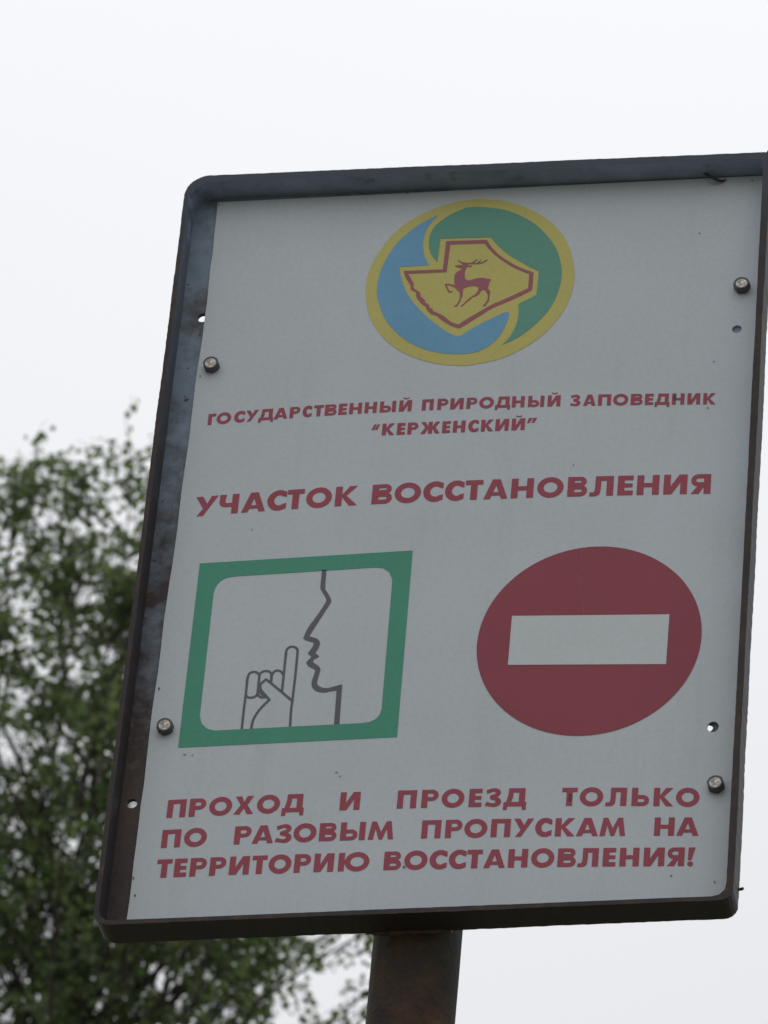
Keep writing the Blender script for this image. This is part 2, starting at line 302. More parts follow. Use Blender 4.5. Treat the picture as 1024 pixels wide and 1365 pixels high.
# ------------------------------------------------------------------ mesh helpers
def link(name, me, mats, parent=None):
    o = bpy.data.objects.new(name, me)
    C.objects.link(o)
    for m in (mats if isinstance(mats, (list, tuple)) else [mats]):
        if m.name not in [x.name for x in me.materials if x]:
            me.materials.append(m)
    if parent:
        o.parent = parent
    return o

def V(x, y, z=0.0):
    """plate mm (x right, y up, z towards the viewer) to metres, sign-local"""
    return Vector((x / 1000, -z / 1000, y / 1000))

class MB:
    def __init__(self):
        self.v, self.f, self.mi = [], [], []
    def sheet(self, contours, z, mi=0, flip=False):
        """filled flat region; first contour is the outline, the others are holes"""
        tri = tessellate_polygon([[Vector((x, y, 0)) for x, y in c] for c in contours])
        pts = [p for c in contours for p in c]
        b = len(self.v)
        self.v += [V(x, y, z) for x, y in pts]
        for a, b1, c in tri:
            A, B, D = pts[a], pts[b1], pts[c]
            s = (B[0] - A[0]) * (D[1] - A[1]) - (B[1] - A[1]) * (D[0] - A[0])
            t = (a, b1, c) if (s > 0) != flip else (a, c, b1)
            self.f.append(tuple(b + i for i in t)); self.mi.append(mi)
    def wall(self, contour, z0, z1, mi=0):
        b = len(self.v); n = len(contour)
        self.v += [V(x, y, z0) for x, y in contour] + [V(x, y, z1) for x, y in contour]
        for i in range(n):
            j = (i + 1) % n
            self.f.append((b + i, b + j, b + n + j, b + n + i)); self.mi.append(mi)
    def slab(self, contours, z0, z1, front=0, side=0, back=0):
        self.sheet(contours, z1, front)
        self.sheet(contours, z0, back, True)
        for c in contours:
            self.wall(c, z0, z1, side)
    def build(self, name, mats, parent=None):
        me = bpy.data.meshes.new(name)
        me.from_pydata([tuple(v) for v in self.v], [], self.f)
        for m in (mats if isinstance(mats, (list, tuple)) else [mats]):
            me.materials.append(m)
        me.polygons.foreach_set('material_index', self.mi)
        me.update()
        bm = bmesh.new(); bm.from_mesh(me)
        bmesh.ops.recalc_face_normals(bm, faces=bm.faces) if not getattr(self, 'flat', False) else None
        bm.to_mesh(me); bm.free()
        return link(name, me, [], parent)

def flat(name, regions, z, mat, parent):
    """print or film on the plate: a 0.12 mm thick cut-out"""
    mb = MB(); mb.flat = True
    for i, r in enumerate(regions):
        mb.sheet(r, z)
    return mb.build(name, mat, parent)

def smooth(pts, n=4, closed=True, keep=()):
    """Catmull-Rom through the points"""
    out = []; N = len(pts)
    rngi = range(N) if closed else range(N - 1)
    for i in rngi:
        p0 = pts[(i - 1) % N] if closed or i > 0 else pts[i]
        p1, p2 = pts[i], pts[(i + 1) % N]
        p3 = pts[(i + 2) % N] if closed or i + 2 < N else p2
        for k in range(n):
            t = k / n
            out.append(tuple(0.5 * (2 * b + (c - a) * t + (2 * a - 5 * b + 4 * c - d) * t * t + (3 * b - a - 3 * c + d) * t ** 3)
                             for a, b, c, d in zip(p0, p1, p2, p3)))
    if not closed:
        out.append(pts[-1])
    return out

def smooth_sharp(pts, n=4, ang=38):
    """closed Catmull-Rom that keeps corners sharper than ang degrees"""
    N = len(pts)
    def corner(i):
        a, b, c = pts[i - 1], pts[i], pts[(i + 1) % N]
        u = (b[0] - a[0], b[1] - a[1]); v = (c[0] - b[0], c[1] - b[1])
        d = math.degrees(abs(math.atan2(u[0] * v[1] - u[1] * v[0], u[0] * v[0] + u[1] * v[1])))
        return d > ang
    cs = [i for i in range(N) if corner(i)]
    if not cs:
        return smooth(pts, n)
    out = []
    for k, i in enumerate(cs):
        j = cs[(k + 1) % len(cs)]
        seg = [pts[i]]
        q = i
        while True:
            q = (q + 1) % N
            seg.append(pts[q])
            if q == j: break
        out += smooth(seg, n, closed=False)[:-1] if len(seg) > 2 else [seg[0]]
    return out

def ribbon(pts, width):
    """outline of a stroked open path"""
    L, Rr = [], []
    n = len(pts)
    for i, p in enumerate(pts):
        a = pts[max(i - 1, 0)]; b = pts[min(i + 1, n - 1)]
        dx, dy = b[0] - a[0], b[1] - a[1]
        l = math.hypot(dx, dy) or 1
        nx, ny = -dy / l * width / 2, dx / l * width / 2
        L.append((p[0] + nx, p[1] + ny)); Rr.append((p[0] - nx, p[1] - ny))
    return L, Rr

def arc(cx, cy, rx, ry, a0, a1, n=14):
    return [(cx + rx * math.cos(R(a0 + (a1 - a0) * i / n)), cy + ry * math.sin(R(a0 + (a1 - a0) * i / n))) for i in range(n + 1)]

def circle(cx, cy, r, n=20, ph=0):
    return [(cx + r * math.cos(2 * math.pi * i / n + ph), cy + r * math.sin(2 * math.pi * i / n + ph)) for i in range(n)]

# ------------------------------------------------------------------ lettering: heavy geometric capitals, unit cap height
S, T = 0.285, 0.236
def glyph(ch, w):
    """list of regions; each region = [outline, hole, ...]; x in 0..w, y in 0..1"""
    def stem(x0, x1, y0=0, y1=1): return [(x0, y0), (x1, y0), (x1, y1), (x0, y1)]
    def bowlP(y0, y1, x0, x1, extra):
        h = (y1 - y0) / 2; cy = (y0 + y1) / 2
        return extra(arc(x1 - h * 0.95, cy, h * 0.95, h, 90, -90, 12))
    if ch == 'Г': return [[[(0, 0), (S, 0), (S, 1 - T), (w, 1 - T), (w, 1), (0, 1)]]]
    if ch == 'П': return [[[(0, 0), (S, 0), (S, 1 - T), (w - S, 1 - T), (w - S, 0), (w, 0), (w, 1), (0, 1)]]]
    if ch == 'Н': return [[[(0, 0), (S, 0), (S, .39), (w - S, .39), (w - S, 0), (w, 0), (w, 1), (w - S, 1), (w - S, .6), (S, .6), (S, 1), (0, 1)]]]
    if ch == 'Т': return [[[(w / 2 - S / 2, 0), (w / 2 + S / 2, 0), (w / 2 + S / 2, 1 - T), (w, 1 - T), (w, 1), (0, 1), (0, 1 - T), (w / 2 - S / 2, 1 - T)]]]
    if ch == 'Е': return [[[(0, 0), (w, 0), (w, T), (S, T), (S, .4), (w * .96, .4), (w * .96, .6), (S, .6), (S, 1 - T), (w, 1 - T), (w, 1), (0, 1)]]]
    if ch in 'ИЙ':
        r = [[[(0, 0), (S + .05, 0), (w - S, .60), (w - S, 0), (w, 0), (w, 1), (w - S - .05, 1), (S, .40), (S, 1), (0, 1)]]]
        if ch == 'Й':
            o = arc(w * .52, 1.30, .25, .19, 205, 335, 8); i = arc(w * .52, 1.34, .20, .14, 335, 205, 8)
            r.append([o + i])
        return r
    if ch == 'Р':
        h = .31
        o = [(0, 0), (S, 0), (S, 1 - 2 * h)] + arc(w - h, 1 - h, h, h, -90, 90, 14) + [(0, 1)]
        k = h - T * .88
        i = [(S, 1 - h - k)] + arc(w - h - .02, 1 - h, k * 1.05, k, -90, 90, 10) + [(S, 1 - h + k)]
        return [[o, i]]
    if ch == 'Я':
        h = .31
        o = [(w, 1), (w, 0), (w - S, 0), (w - S, 1 - 2 * h - .02), (.33, 0), (0, 0), (.29, .43)] + arc(h - .02, 1 - h, h - .02, h, 250, 90, 14)
        k = h - T * .88
        i = [(w - S, 1 - h + k)] + arc(h, 1 - h, k * 1.05, k, 90, 270, 10) + [(w - S, 1 - h - k)]
        return [[o, i]]
    if ch == 'В':
        h1, h2 = .245, .285
        o = [(0, 0)] + arc(w - h2, h2, h2, h2, -90, 68, 12) + arc(w - h1 - .04, 1 - h1, h1, h1, -58, 90, 12) + [(0, 1)]
        k = h2 - T * .9; i = [(S, h2 - k)] + arc(w - h2 - .02, h2, k * 1.15, k, -90, 90, 8) + [(S, h2 + k)]
        k = h1 - T * .82; j = [(S, 1 - h1 - k)] + arc(w - h1 - .06, 1 - h1, k * 1.15, k, -90, 90, 8) + [(S, 1 - h1 + k)]
        return [[o, i, j]]
    if ch == 'Ь' or ch == 'Ы':
        u = w if ch == 'Ь' else w - S - .075
        h = .30
        o = [(0, 0)] + arc(u - h, h, h, h, -90, 90, 14) + [(S, 2 * h), (S, 1), (0, 1)]
        k = h - T * .88; i = [(S, h - k)] + arc(u - h - .02, h, k * 1.1, k, -90, 90, 10) + [(S, h + k)]
        r = [[o, i]]
        if ch == 'Ы': r.append([stem(w - S, w)])
        return r
    if ch == 'О':
        return [[arc(w / 2, .5, w / 2, .525, 0, 360, 40)[:-1], arc(w / 2, .5, w / 2 - .262, .525 - T * 1.08, 0, 360, 32)[:-1]]]
    if ch == 'С':
        rx = w * .60
        o = arc(rx, .5, rx, .525, 48, 312, 26); i = arc(rx + .02, .5, rx - .27, .525 - T * 1.1, 306, 54, 20)
        xe = w
        return [[[(xe, .93)] + o[1:-1] + [(xe, .07), (xe, .35)] + i + [(xe, .65)]]]
    if ch == 'З':
        h1, h2 = .25, .285
        o = [(0, .06)] + arc(w - .34, h2 - .02, .34, h2, -110, 62, 12) + arc(w - .35, 1 - h1 + .02, .31, h1, -55, 112, 12) + [(.03, .92)]
        i = [(.08, .715)] + arc(w - .39, 1 - h1 + .0, .12, .075, 100, -90, 8) + [(.22, .60), (.22, .435)] + arc(w - .41, h2 - .01, .15, .095, 90, -95, 8) + [(.07, .265)]
        return [[o + i]]
    if ch == 'У':
        return [[[(.10 * w, 0), (.10 * w + .27, 0), (w, 1), (w - .29, 1), (.50 * w + .02, .62), (.29, 1), (0, 1), (.36 * w, .37)]]]
    if ch == 'Ч':
        return [[[(w - S, 0), (w, 0), (w, 1), (w - S, 1), (w - S, .56), (.34, .56)] + arc(.33, .64, .085, .08, 270, 180, 5) + [(S, 1), (0, 1)] + arc(.26, .62, .26, .26, 180, 270, 8) + [(w - S, .36)]]]
    if ch == 'А':
        a = w * .5
        return [[[(0, 0), (.27, 0), (.335, .17), (w - .335, .17), (w - .27, 0), (w, 0), (a + .165, 1), (a - .165, 1)],
                 [(a - .115, .345), (a, .70), (a + .115, .345)][::-1]]]
    if ch == 'Д':
        return [[[(0, -.19), (.19, -.19), (.21, 0), (w - .20, 0), (w - .19, -.19), (w, -.19), (w, T), (w - .07, T), (w - .07, 1), (.24, 1), (.22, .62), (.13, T), (.02, T)],
                 [(.37, T), (.44, .5), (.46, 1 - T), (w - .07 - S, 1 - T), (w - .07 - S, T)]]]
    if ch == 'Л':
        return [[[(0, -.01), (.12, -.02)] + arc(.20, .22, .26, .24, -75, -8, 7) + [(.475, .45), (.475, 1 - T), (w - S, 1 - T), (w - S, 0), (w, 0), (w, 1), (.24, 1), (.235, .42)]
                 + arc(.12, .30, .10, .12, -8, -80, 5) + [(.02, .19)]]]
    if ch == 'К':
        return [[[(0, 0), (S, 0), (S, .46), (w - .34, 0), (w, 0), (.47, .52), (w - .03, 1), (w - .36, 1), (S, .58), (S, 1), (0, 1)]]]
    if ch == 'Ж':
        m = w / 2; s = S / 2
        q = [(m + s, 0), (m + s, .45), (w - .32, 0), (w, 0), (m + .36, .52), (w - .03, 1), (w - .33, 1), (m + s, .58), (m + s, 1)]
        p = [(2 * m - x, y) for x, y in q][::-1]
        return [[q + p]]
    if ch == 'Х':
        m = w / 2
        return [[[(0, 0), (.31, 0), (m, .335), (w - .31, 0), (w, 0), (m + .165, .51), (w - .04, 1), (w - .34, 1), (m, .68), (.34, 1), (.04, 1), (m - .165, .51)]]]
    if ch == 'М':
        m = w / 2
        return [[[(0, 0), (.25, 0), (.335, .60), (m - .085, 0), (m + .085, 0), (w - .335, .60), (w - .25, 0), (w, 0), (w - .145, 1), (w - .37, 1), (m, .42), (.37, 1), (.145, 1)]]]
    if ch == 'Ю':
        rx = (w - .30) / 2; cx = w - rx
        a = math.degrees(math.asin(.105 / .525))
        o = arc(cx, .5, rx, .525, -180 + a, 180 - a, 40)
        return [[[(0, 0), (S, 0), (S, .395)] + o + [(S, .605), (S, 1), (0, 1)],
                 arc(cx, .5, rx - .255, .525 - T * 1.08, 0, 360, 30)[:-1]]]
    if ch == '!':
        return [[[(.0, .32), (.17, .32), (w, 1), (.02, 1)]], [circle(.12, .115, .135, 16)]]
    if ch == '“':
        g = w - .34
        return [[[(0, .50), (.19, .50), (.34, .96), (.17, .96)]], [[(g, .50), (g + .19, .50), (w, .96), (w - .17, .96)]]]
    if ch == '”':
        g = w - .36
        return [[[(0, .57), (.17, .57), (.38, 1), (.11, 1)]], [[(g, .57), (g + .17, .57), (w, 1), (w - .27, 1)]]]
    raise ValueError(ch)

def text_line(k, z, parent, labels):
    cap, letters = TEXT[k]
    words, cur = [], []
    for i, lt in enumerate(letters):
        if cur and lt[1] - cur[-1][3] > 0.42 * cap:
            words.append(cur); cur = []
        cur.append(lt)
    words.append(cur)
    for wi, word in enumerate(words):
        mb = MB(); mb.flat = True
        for ch, x0, y0, x1, y1 in word:
            wd = (x1 - x0) / cap
            sl = (y1 - y0) / (x1 - x0)
            for reg in glyph(ch, wd):
                mb.sheet([[(x0 + gx * cap, y0 + sl * gx * cap + gy * cap) for gx, gy in c] for c in reg], z)
        o = mb.build('word', M_redtext, parent)
        o['label'] = labels
    print('words', k, len(words))

# ------------------------------------------------------------------ ground
def ground():
    bm = bmesh.new()
    rings = [0, 3, 8, 16, 30, 60, 120, 300, 900, 2500]
    prev = None
    for ri, r in enumerate(rings):
        if r == 0:
            cur = [bm.verts.new((0, 0, 0))]
        else:
            n = 64
            cur = []
            for i in range(n):
                a = 2 * math.pi * i / n
                z = 0.05 * math.sin(a * 3 + r) * min(1, r / 30)
                cur.append(bm.verts.new((r * math.cos(a), r * math.sin(a), z)))
        if prev is not None:
            n = len(cur)
            for i in range(n):
                j = (i + 1) % n
                if len(prev) == 1: bm.faces.new((prev[0], cur[i], cur[j]))
                else: bm.faces.new((prev[i], cur[i], cur[j], prev[j]))
        prev = cur
    me = bpy.data.meshes.new('ground'); bm.to_mesh(me); bm.free()
    m = new_mat('sandy_grass', (0.2, 0.2, 0.13), 0.95)
    n1 = noise(m, 0.35, 6); n2 = noise(m, 14, 6)
    a = ramp(m, n1.outputs[0], 0.42, 0.58, (0.085, 0.10, 0.045), (0.17, 0.15, 0.11))
    b = ramp(m, n2.outputs[0], 0.3, 0.7, (0.7, 0.7, 0.7), (1, 1, 1))
    lk(m, mixc(m, 1.0, a.outputs[0], b.outputs[0], 'MULTIPLY'), base(m))
    bump(m, n2.outputs[0], 0.6, 0.03)
    o = link('ground', me, m)
    o['kind'] = 'structure'
ground()

# ------------------------------------------------------------------ the sign
sign = bpy.data.objects.new('warning_sign', None)
C.objects.link(sign)
sign.location = (0, 0, PLATE_Z)
sign['label'] = 'white nature reserve sign with deer emblem and no-entry disc on a rusty post'
sign['category'] = 'sign'

def jitter(c, step=5.0, amp=0.22, seed=1):
    r = random.Random(seed); out = []
    n = len(c)
    for i in range(n):
        a, b = c[i], c[(i + 1) % n]
        l = math.hypot(b[0] - a[0], b[1] - a[1])
        k = max(1, int(l / step))
        for q in range(k):
            t = q / k
            out.append((a[0] + (b[0] - a[0]) * t + r.uniform(-amp, amp), a[1] + (b[1] - a[1]) * t + r.uniform(-amp, amp)))
    return out

def rrect(x0, y0, x1, y1, radii, dtl=0.0, dtr=0.0, dbl=0.0, dbr=0.0):
    """rounded rectangle, counter-clockwise from bottom left; d* lift the four corners"""
    tl, tr, br, bl = radii
    P = []
    P += arc(x0 + bl, y0 + bl + dbl, bl, bl, 180, 270, 8)
    P += arc(x1 - br, y0 + br + dbr, br, br, 270, 360, 8)
    P += arc(x1 - tr, y1 - tr + dtr, tr, tr, 0, 90, 8)
    P += arc(x0 + tl, y1 - tl + dtl, tl, tl, 90, 180, 8)
    return P

ZB, ZF = -6.0, 20.4
X0, X1, Y0, Y1 = -5.6, 481.9, -13.4, 709.5
outer = rrect(X0, Y0, X1, Y1, (20, 4, 10, 13), 4.2, -3.9, -2.6, 1.9)
THK = 3.9
inner = rrect(X0 + THK, Y0 + THK, X1 - THK - 1.6, Y1 - 7.0, (16, 2.2, 10, 9), 4.2, -3.9, -2.6, 1.9)
def resample(c, n=420):
    pts = c + [c[0]]
    d = [0]
    for a, b in zip(pts, pts[1:]): d.append(d[-1] + math.hypot(b[0] - a[0], b[1] - a[1]))
    o = []
    j = 0
    for i in range(n):
        s = d[-1] * i / n
        while d[j + 1] < s: j += 1
        t = (s - d[j]) / (d[j + 1] - d[j] or 1)
        o.append((pts[j][0] + (pts[j + 1][0] - pts[j][0]) * t, pts[j][1] + (pts[j + 1][1] - pts[j][1]) * t))
    return o
_r = random.Random(4)
def wobble(c, amp):
    n = len(c); v = [_r.uniform(-1, 1) for _ in range(n)]
    w2 = [_r.uniform(-1, 1) for _ in range(n // 12 + 2)]
    out = []
    for i, p in enumerate(c):
        a = c[i - 1]; b = c[(i + 1) % n]
        dx, dy = b[0] - a[0], b[1] - a[1]; l = math.hypot(dx, dy) or 1
        t = i / 12; k = int(t); lowf = w2[k] * (1 - t + k) + w2[k + 1 if k + 1 < n // 12 else 0] * (t - k)
        s = amp * (0.35 * v[i] + 0.65 * lowf)
        out.append((p[0] + dy / l * s, p[1] - dx / l * s))
    return out
outer_f = wobble(resample(outer, 640), 0.5)
outer_f = [p for p in outer_f]
inner_f = wobble(resample(inner), 0.3)

# four lengths of bent steel edge strip (rim) : split at the corners so each bar is a piece of its own
rim = MB()
rim.sheet([outer_f, inner_f], ZF, 1)
rim.wall(outer_f, ZB, ZF, 2)
rim.wall(inner_f, ZB + 4, ZF, 0)
rim.flat = True
ro = rim.build('frame_rim', [M_inner, M_edge, M_outer, M_side, M_topline], sign)
ro['label'] = 'rust-edged steel rim standing proud around the panel'
bm = bmesh.new(); bm.from_mesh(ro.data)
for f in bm.faces:
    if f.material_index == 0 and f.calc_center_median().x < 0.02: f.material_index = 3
bmesh.ops.remove_doubles(bm, verts=bm.verts, dist=1e-6)
bmesh.ops.recalc_face_normals(bm, faces=bm.faces)
es = [e for e in bm.edges if len(e.link_faces) == 2 and e.link_faces[0].material_index != e.link_faces[1].material_index]
bmesh.ops.bevel(bm, geom=es, offset=0.0016, segments=2, affect='EDGES', profile=0.6, clamp_overlap=True)
for f in bm.faces:
    f.normal_update()
    if f.calc_center_median().z > 0.66 and f.normal.y < -.2 and f.normal.z > .2: f.material_index = 4
bm.to_mesh(ro.data); bm.free()

# back flange with its bolt holes
fl_in = [(x, y) for x, y in [(34, 33), (437, 33), (437, 664), (34, 668)]]
fl = MB(); fl.flat = False
holes = [circle(16.4, 581.6, 4.4, 18), circle(7.3, 107.7, 4.3, 18), circle(452.3, 158.6, 4.2, 18)]
fo = [(p[0], p[1]) for p in rrect(X0 + THK - 0.6, Y0 + THK - 0.6, X1 - THK, Y1 - THK + 0.4, (16, 3, 8, 9), 4.2, -3.9, -2.6, 1.9)]
fl.slab([fo, fl_in] + holes, ZB + 0.3, -2.0, 0, 1, 1)
f_o = fl.build('back_flange', [M_flange, M_outer], sign)

# the aluminium panel, hand-cut wavy left edge, two drilled holes
_r = random.Random(9)
left = []
for i in range(41):
    y = 701.3 - 701.5 * i / 40
    bx = 17.9 + 1.1 * math.exp(-((y - 600) / 60) ** 2) - 2.6 / (1 + math.exp((y - 330) / 45)) + _r.uniform(-.28, .28) + .25 * math.sin(y / 17)
    left.append((bx, y))
pl_out = left + [(476.5, -4.0), (476.9, 697.6)]
MP = MB()
MP.slab([pl_out, circle(458.5, 540.4, 3.9, 20), [(456.6 + 4.5 * math.cos(a * math.pi / 10), 157.7 + 4.9 * math.sin(a * math.pi / 10)) for a in range(20)]], -1.9, 0.0)
plate = MP.build('sign_panel', [M_plate], sign)

# emblem
emb = flat('emblem', [[smooth(ART['yellow'], 4)]], 0.25, M_yellow, sign)
emb['label'] = 'round yellow, blue and green emblem with a deer'
flat('blue_field', [[smooth_sharp(ART['blue'], 4, 45)]], 0.45, M_blue, emb)
flat('green_field', [[smooth_sharp(ART['green'], 4, 45)]], 0.45, M_egreen, emb)
flat('badge_outline', [[smooth_sharp(ART['badge_out'], 3, 24), smooth_sharp(ART['badge_in'], 3, 24)]], 0.45, M_maroon, emb)
flat('deer_figure', [[smooth_sharp(ART['deer'], 3, 60)]], 0.46, M_maroon, emb)

# lettering
for k, lb in enumerate(['upper small red line, name of the reserve', 'short quoted red word under the first line', 'large red heading line',
                        'first line of the red notice at the bottom', 'second line of the red notice at the bottom', 'last line of the red notice, ending in an exclamation mark']):
    text_line(k, 0.25, sign, lb)

# silence pictogram
pb = flat('pictogram_border', [[ART['sq_out'], ART['sq_in']]], 0.25, M_green, sign)
pb['label'] = 'green square border of the silence pictogram'
flat('face_profile', [[smooth_sharp(ART['face'], 3, 50)]], 0.25, M_grey, sign)
for i, st in enumerate(ART['hand']):
    pts = smooth(st, 4, closed=False)
hand = MB(); hand.flat = True
for i, st in enumerate(ART['hand']):
    # split at sharp corners so that every stroke keeps its width
    segs, cur = [], [st[0]]
    for j in range(1, len(st) - 1):
        a, b, c = st[j - 1], st[j], st[j + 1]
        u = (b[0] - a[0], b[1] - a[1]); v = (c[0] - b[0], c[1] - b[1])
        d = abs(math.degrees(math.atan2(u[0] * v[1] - u[1] * v[0], u[0] * v[0] + u[1] * v[1])))
        cur.append(b)
        if d > 55:
            segs.append(cur); cur = [b]
    cur.append(st[-1]); segs.append(cur)
    for q, sg in enumerate(segs):
        pts = smooth(sg, 5, closed=False) if len(sg) > 2 else sg
        Lf, Rt = ribbon(pts, 1.95)
        z = 0.22 + 0.012 * i + 0.003 * q
        b0 = len(hand.v)
        hand.v += [V(x, y, z) for x, y in Lf] + [V(x, y, z) for x, y in Rt]
        n = len(Lf)
        for k in range(n - 1):
            hand.f.append((b0 + k, b0 + n + k, b0 + n + k + 1, b0 + k + 1)); hand.mi.append(0)
        for k in (0, -1):
            cxy = pts[k]
            hand.sheet([circle(cxy[0], cxy[1], 0.975, 12)], z + 0.0015)
hand.build('hand_outline', M_grey, sign)

# no-entry disc
cx, cy, rx, ry = ART['disc']
dsc = flat('no_entry_disc', [[arc(cx, cy, rx, ry, 0, 360, 96)[:-1]]], 0.25, M_red, sign)
dsc['label'] = 'red no-entry disc with a white bar'
flat('white_bar', [[ART['bar']]], 0.45, M_white2, dsc)
cr = MB(); cr.flat = True
Lf, Rt = ribbon(smooth(ART['crease'], 4, closed=False), 0.42)
b0 = 0; n = len(Lf)
cr.v += [V(x, y, 0.4) for x, y in Lf] + [V(x, y, 0.4) for x, y in Rt]
for k in range(n - 1):
    cr.f.append((k, n + k, n + k + 1, k + 1)); cr.mi.append(0)
cr.build('crease', M_scuff, dsc)

# chips, specks and smears on the film
M_speck = new_mat('dirt_speck', (0.17, 0.15, 0.14), 0.9)
M_smear = new_mat('grey_scuff', (0.30, 0.31, 0.32), 0.8)
M_stain = new_mat('dark_stain', (0.14, 0.045, 0.055), 0.7)
_r = random.Random(31)
for sx_, sy_, sw, sh, sc in [(19.2, 698.5, 1.82, 1.48, 0), (464.6, 692.6, 1.82, 1.85, 0), (16.5, 37.9, 1.52, 2.59, 0), (19.3, 22.2, 1.82, 2.22, 0), (431.3, 24.3, 1.52, 1.85, 0), (464.3, 17.7, 1.52, 1.85, 0), (226.7, 40.0, 2.42, 2.59, 0), (230.6, 41.2, 1.21, 1.48, 0), (45.1, 150.0, 3.03, 1.48, 1), (51.7, 149.0, 1.82, 1.11, 1), (167.1, 128.2, 3.03, 1.48, 1), (169.8, 124.6, 1.82, 1.11, 1), (350.1, 98.0, 3.03, 8.15, 2), (411.8, 475.2, 2.42, 6.67, 2), (178.1, 699.4, 1.82, 1.85, 0), (423.9, 640.7, 1.21, 1.48, 0), (18.3, 213.0, 1.82, 2.96, 0), (441.5, 508.6, 2.42, 1.11, 1), (21.0, 519.2, 1.21, 1.85, 0), (438.8, 462.4, 1.82, 1.48, 1), (334.2, 412.1, 1.21, 1.48, 1), (78.6, 362.9, 1.21, 1.48, 1)]:
    mb = MB(); mb.flat = True
    n = 11
    mb.sheet([[(sx_ + sw / 2 * math.cos(2 * math.pi * i / n) * _r.uniform(.6, 1.15), sy_ + sh / 2 * math.sin(2 * math.pi * i / n) * _r.uniform(.6, 1.15)) for i in range(n)]], 0.5)
    mb.build('scuff_mark', (M_speck, M_smear, M_stain)[sc], sign)

# bolts
def bolt_mesh(rot):
    bm = bmesh.new()
    AF = 6.1
    prof = [(AF * 1.12, 0.02, 'h'), (AF * 1.12, 5.2, 'h'), (AF * 1.04, 6.1, 'c'), (AF * .84, 6.4, 'c'), (AF * .76, 5.9, 'c')]
    N = 24
    rings = []
    for r, z, kd in prof:
        ring = []
        for i in range(N):
            a = 2 * math.pi * i / N
            if kd == 'h':
                k = (a + rot) % (math.pi / 3) - math.pi / 6
                rr = min(r, AF / math.cos(k)) if True else r
            else:
                rr = r * 0.97
            ring.append(bm.verts.new(V(rr * math.cos(a), rr * math.sin(a), z)))
        rings.append(ring)
    for k in range(len(rings) - 1):
        for i in range(N):
            j = (i + 1) % N
            f = bm.faces.new((rings[k][i], rings[k][j], rings[k + 1][j], rings[k + 1][i]))
            f.material_index = 0
            f.smooth = k > 0
    f = bm.faces.new(rings[-1]); f.material_index = 1
    bmesh.ops.recalc_face_normals(bm, faces=bm.faces)
    me = bpy.data.meshes.new('bolt'); bm.to_mesh(me); bm.free()
    me.materials.append(M_bolt); me.materials.append(M_boltface)
    return me
for i, (bx, by, t1, t2) in enumerate([(30.0, 528.6, 2, -1), (461.0, 582.2, -2, 2), (27.8, 175.0, 3, 1), (461.7, 103.2, 0, -2)]):
    o = link('bolt', bolt_mesh(0.3 + i * 0.7), [], sign)
    o.location = V(bx, by, 0.05)
    o.rotation_euler = (R(t1), 0, R(t2))

# post
def tube(bm, pts, rads, n=8, cap=True, mi=0, smooth_=True):
    rings = []
    up0 = Vector((0.13, 0.31, 0.94))
    for i, p in enumerate(pts):
        a = pts[max(i - 1, 0)]; b = pts[min(i + 1, len(pts) - 1)]
        d = (b - a).normalized()
        u = d.cross(up0)
        if u.length < 1e-3: u = d.cross(Vector((1, 0, 0)))
        u.normalize(); v = d.cross(u)
        rings.append([bm.verts.new(p + (u * math.cos(2 * math.pi * k / n) + v * math.sin(2 * math.pi * k / n)) * rads[i]) for k in range(n)])
    for i in range(len(rings) - 1):
        for k in range(n):
            j = (k + 1) % n
            f = bm.faces.new((rings[i][k], rings[i][j], rings[i + 1][j], rings[i + 1][k]))
            f.smooth = smooth_; f.material_index = mi
    if cap:
        for r in (rings[0], rings[-1]):
            try:
                f = bm.faces.new(r); f.material_index = mi
            except ValueError: pass
bm = bmesh.new()
PX, PZ = 232.9, -6.2 - 33.6
ys = [-PLATE_Z * 1000 - 250, -2500, -1000] + [-600 + 30 * i for i in range(43)]
_r = random.Random(2)
tube(bm, [V(PX, y, PZ) for y in ys], [0.0336 + _r.uniform(-.00012, .00012) for _ in ys], n=48)
bmesh.ops.recalc_face_normals(bm, faces=bm.faces)
me = bpy.data.meshes.new('post'); bm.to_mesh(me); bm.free()
po = link('post', me, M_post, sign)
po['label'] = 'round rusty brown steel post'

# weld beads
def bead(name, pts, r, parent):
    bm = bmesh.new()
    rr = random.Random(hash(name) % 99)
    tube(bm, [V(*p) for p in pts], [r / 1000 * (0.55 if i in (0, len(pts) - 1) else rr.uniform(.8, 1.2)) for i in range(len(pts))], n=8)
    bmesh.ops.recalc_face_normals(bm, faces=bm.faces)
    me = bpy.data.meshes.new(name); bm.to_mesh(me); bm.free()
    return link(name, me, M_weld, parent)
bead('weld_bead', [(200 + 66 * i / 16, -13.0 + 3.5 * math.sin(i * 1.9) * .2, -7.0 - 14 * (1 - math.sin(math.pi * i / 16)) * .0) for i in range(17)], 2.6, sign)
bead('weld_bead', [(480.5, 706.0, -4), (480.9, 706.9, 2), (481.0, 707.2, 9), (480.8, 706.8, 16), (480.0, 706.0, 20)], 2.6, sign)
bead('weld_bead', [(482.0, 13.5, -5), (484.2, 14.2, -5), (485.6, 14.6, -4.6)], 1.6, sign)

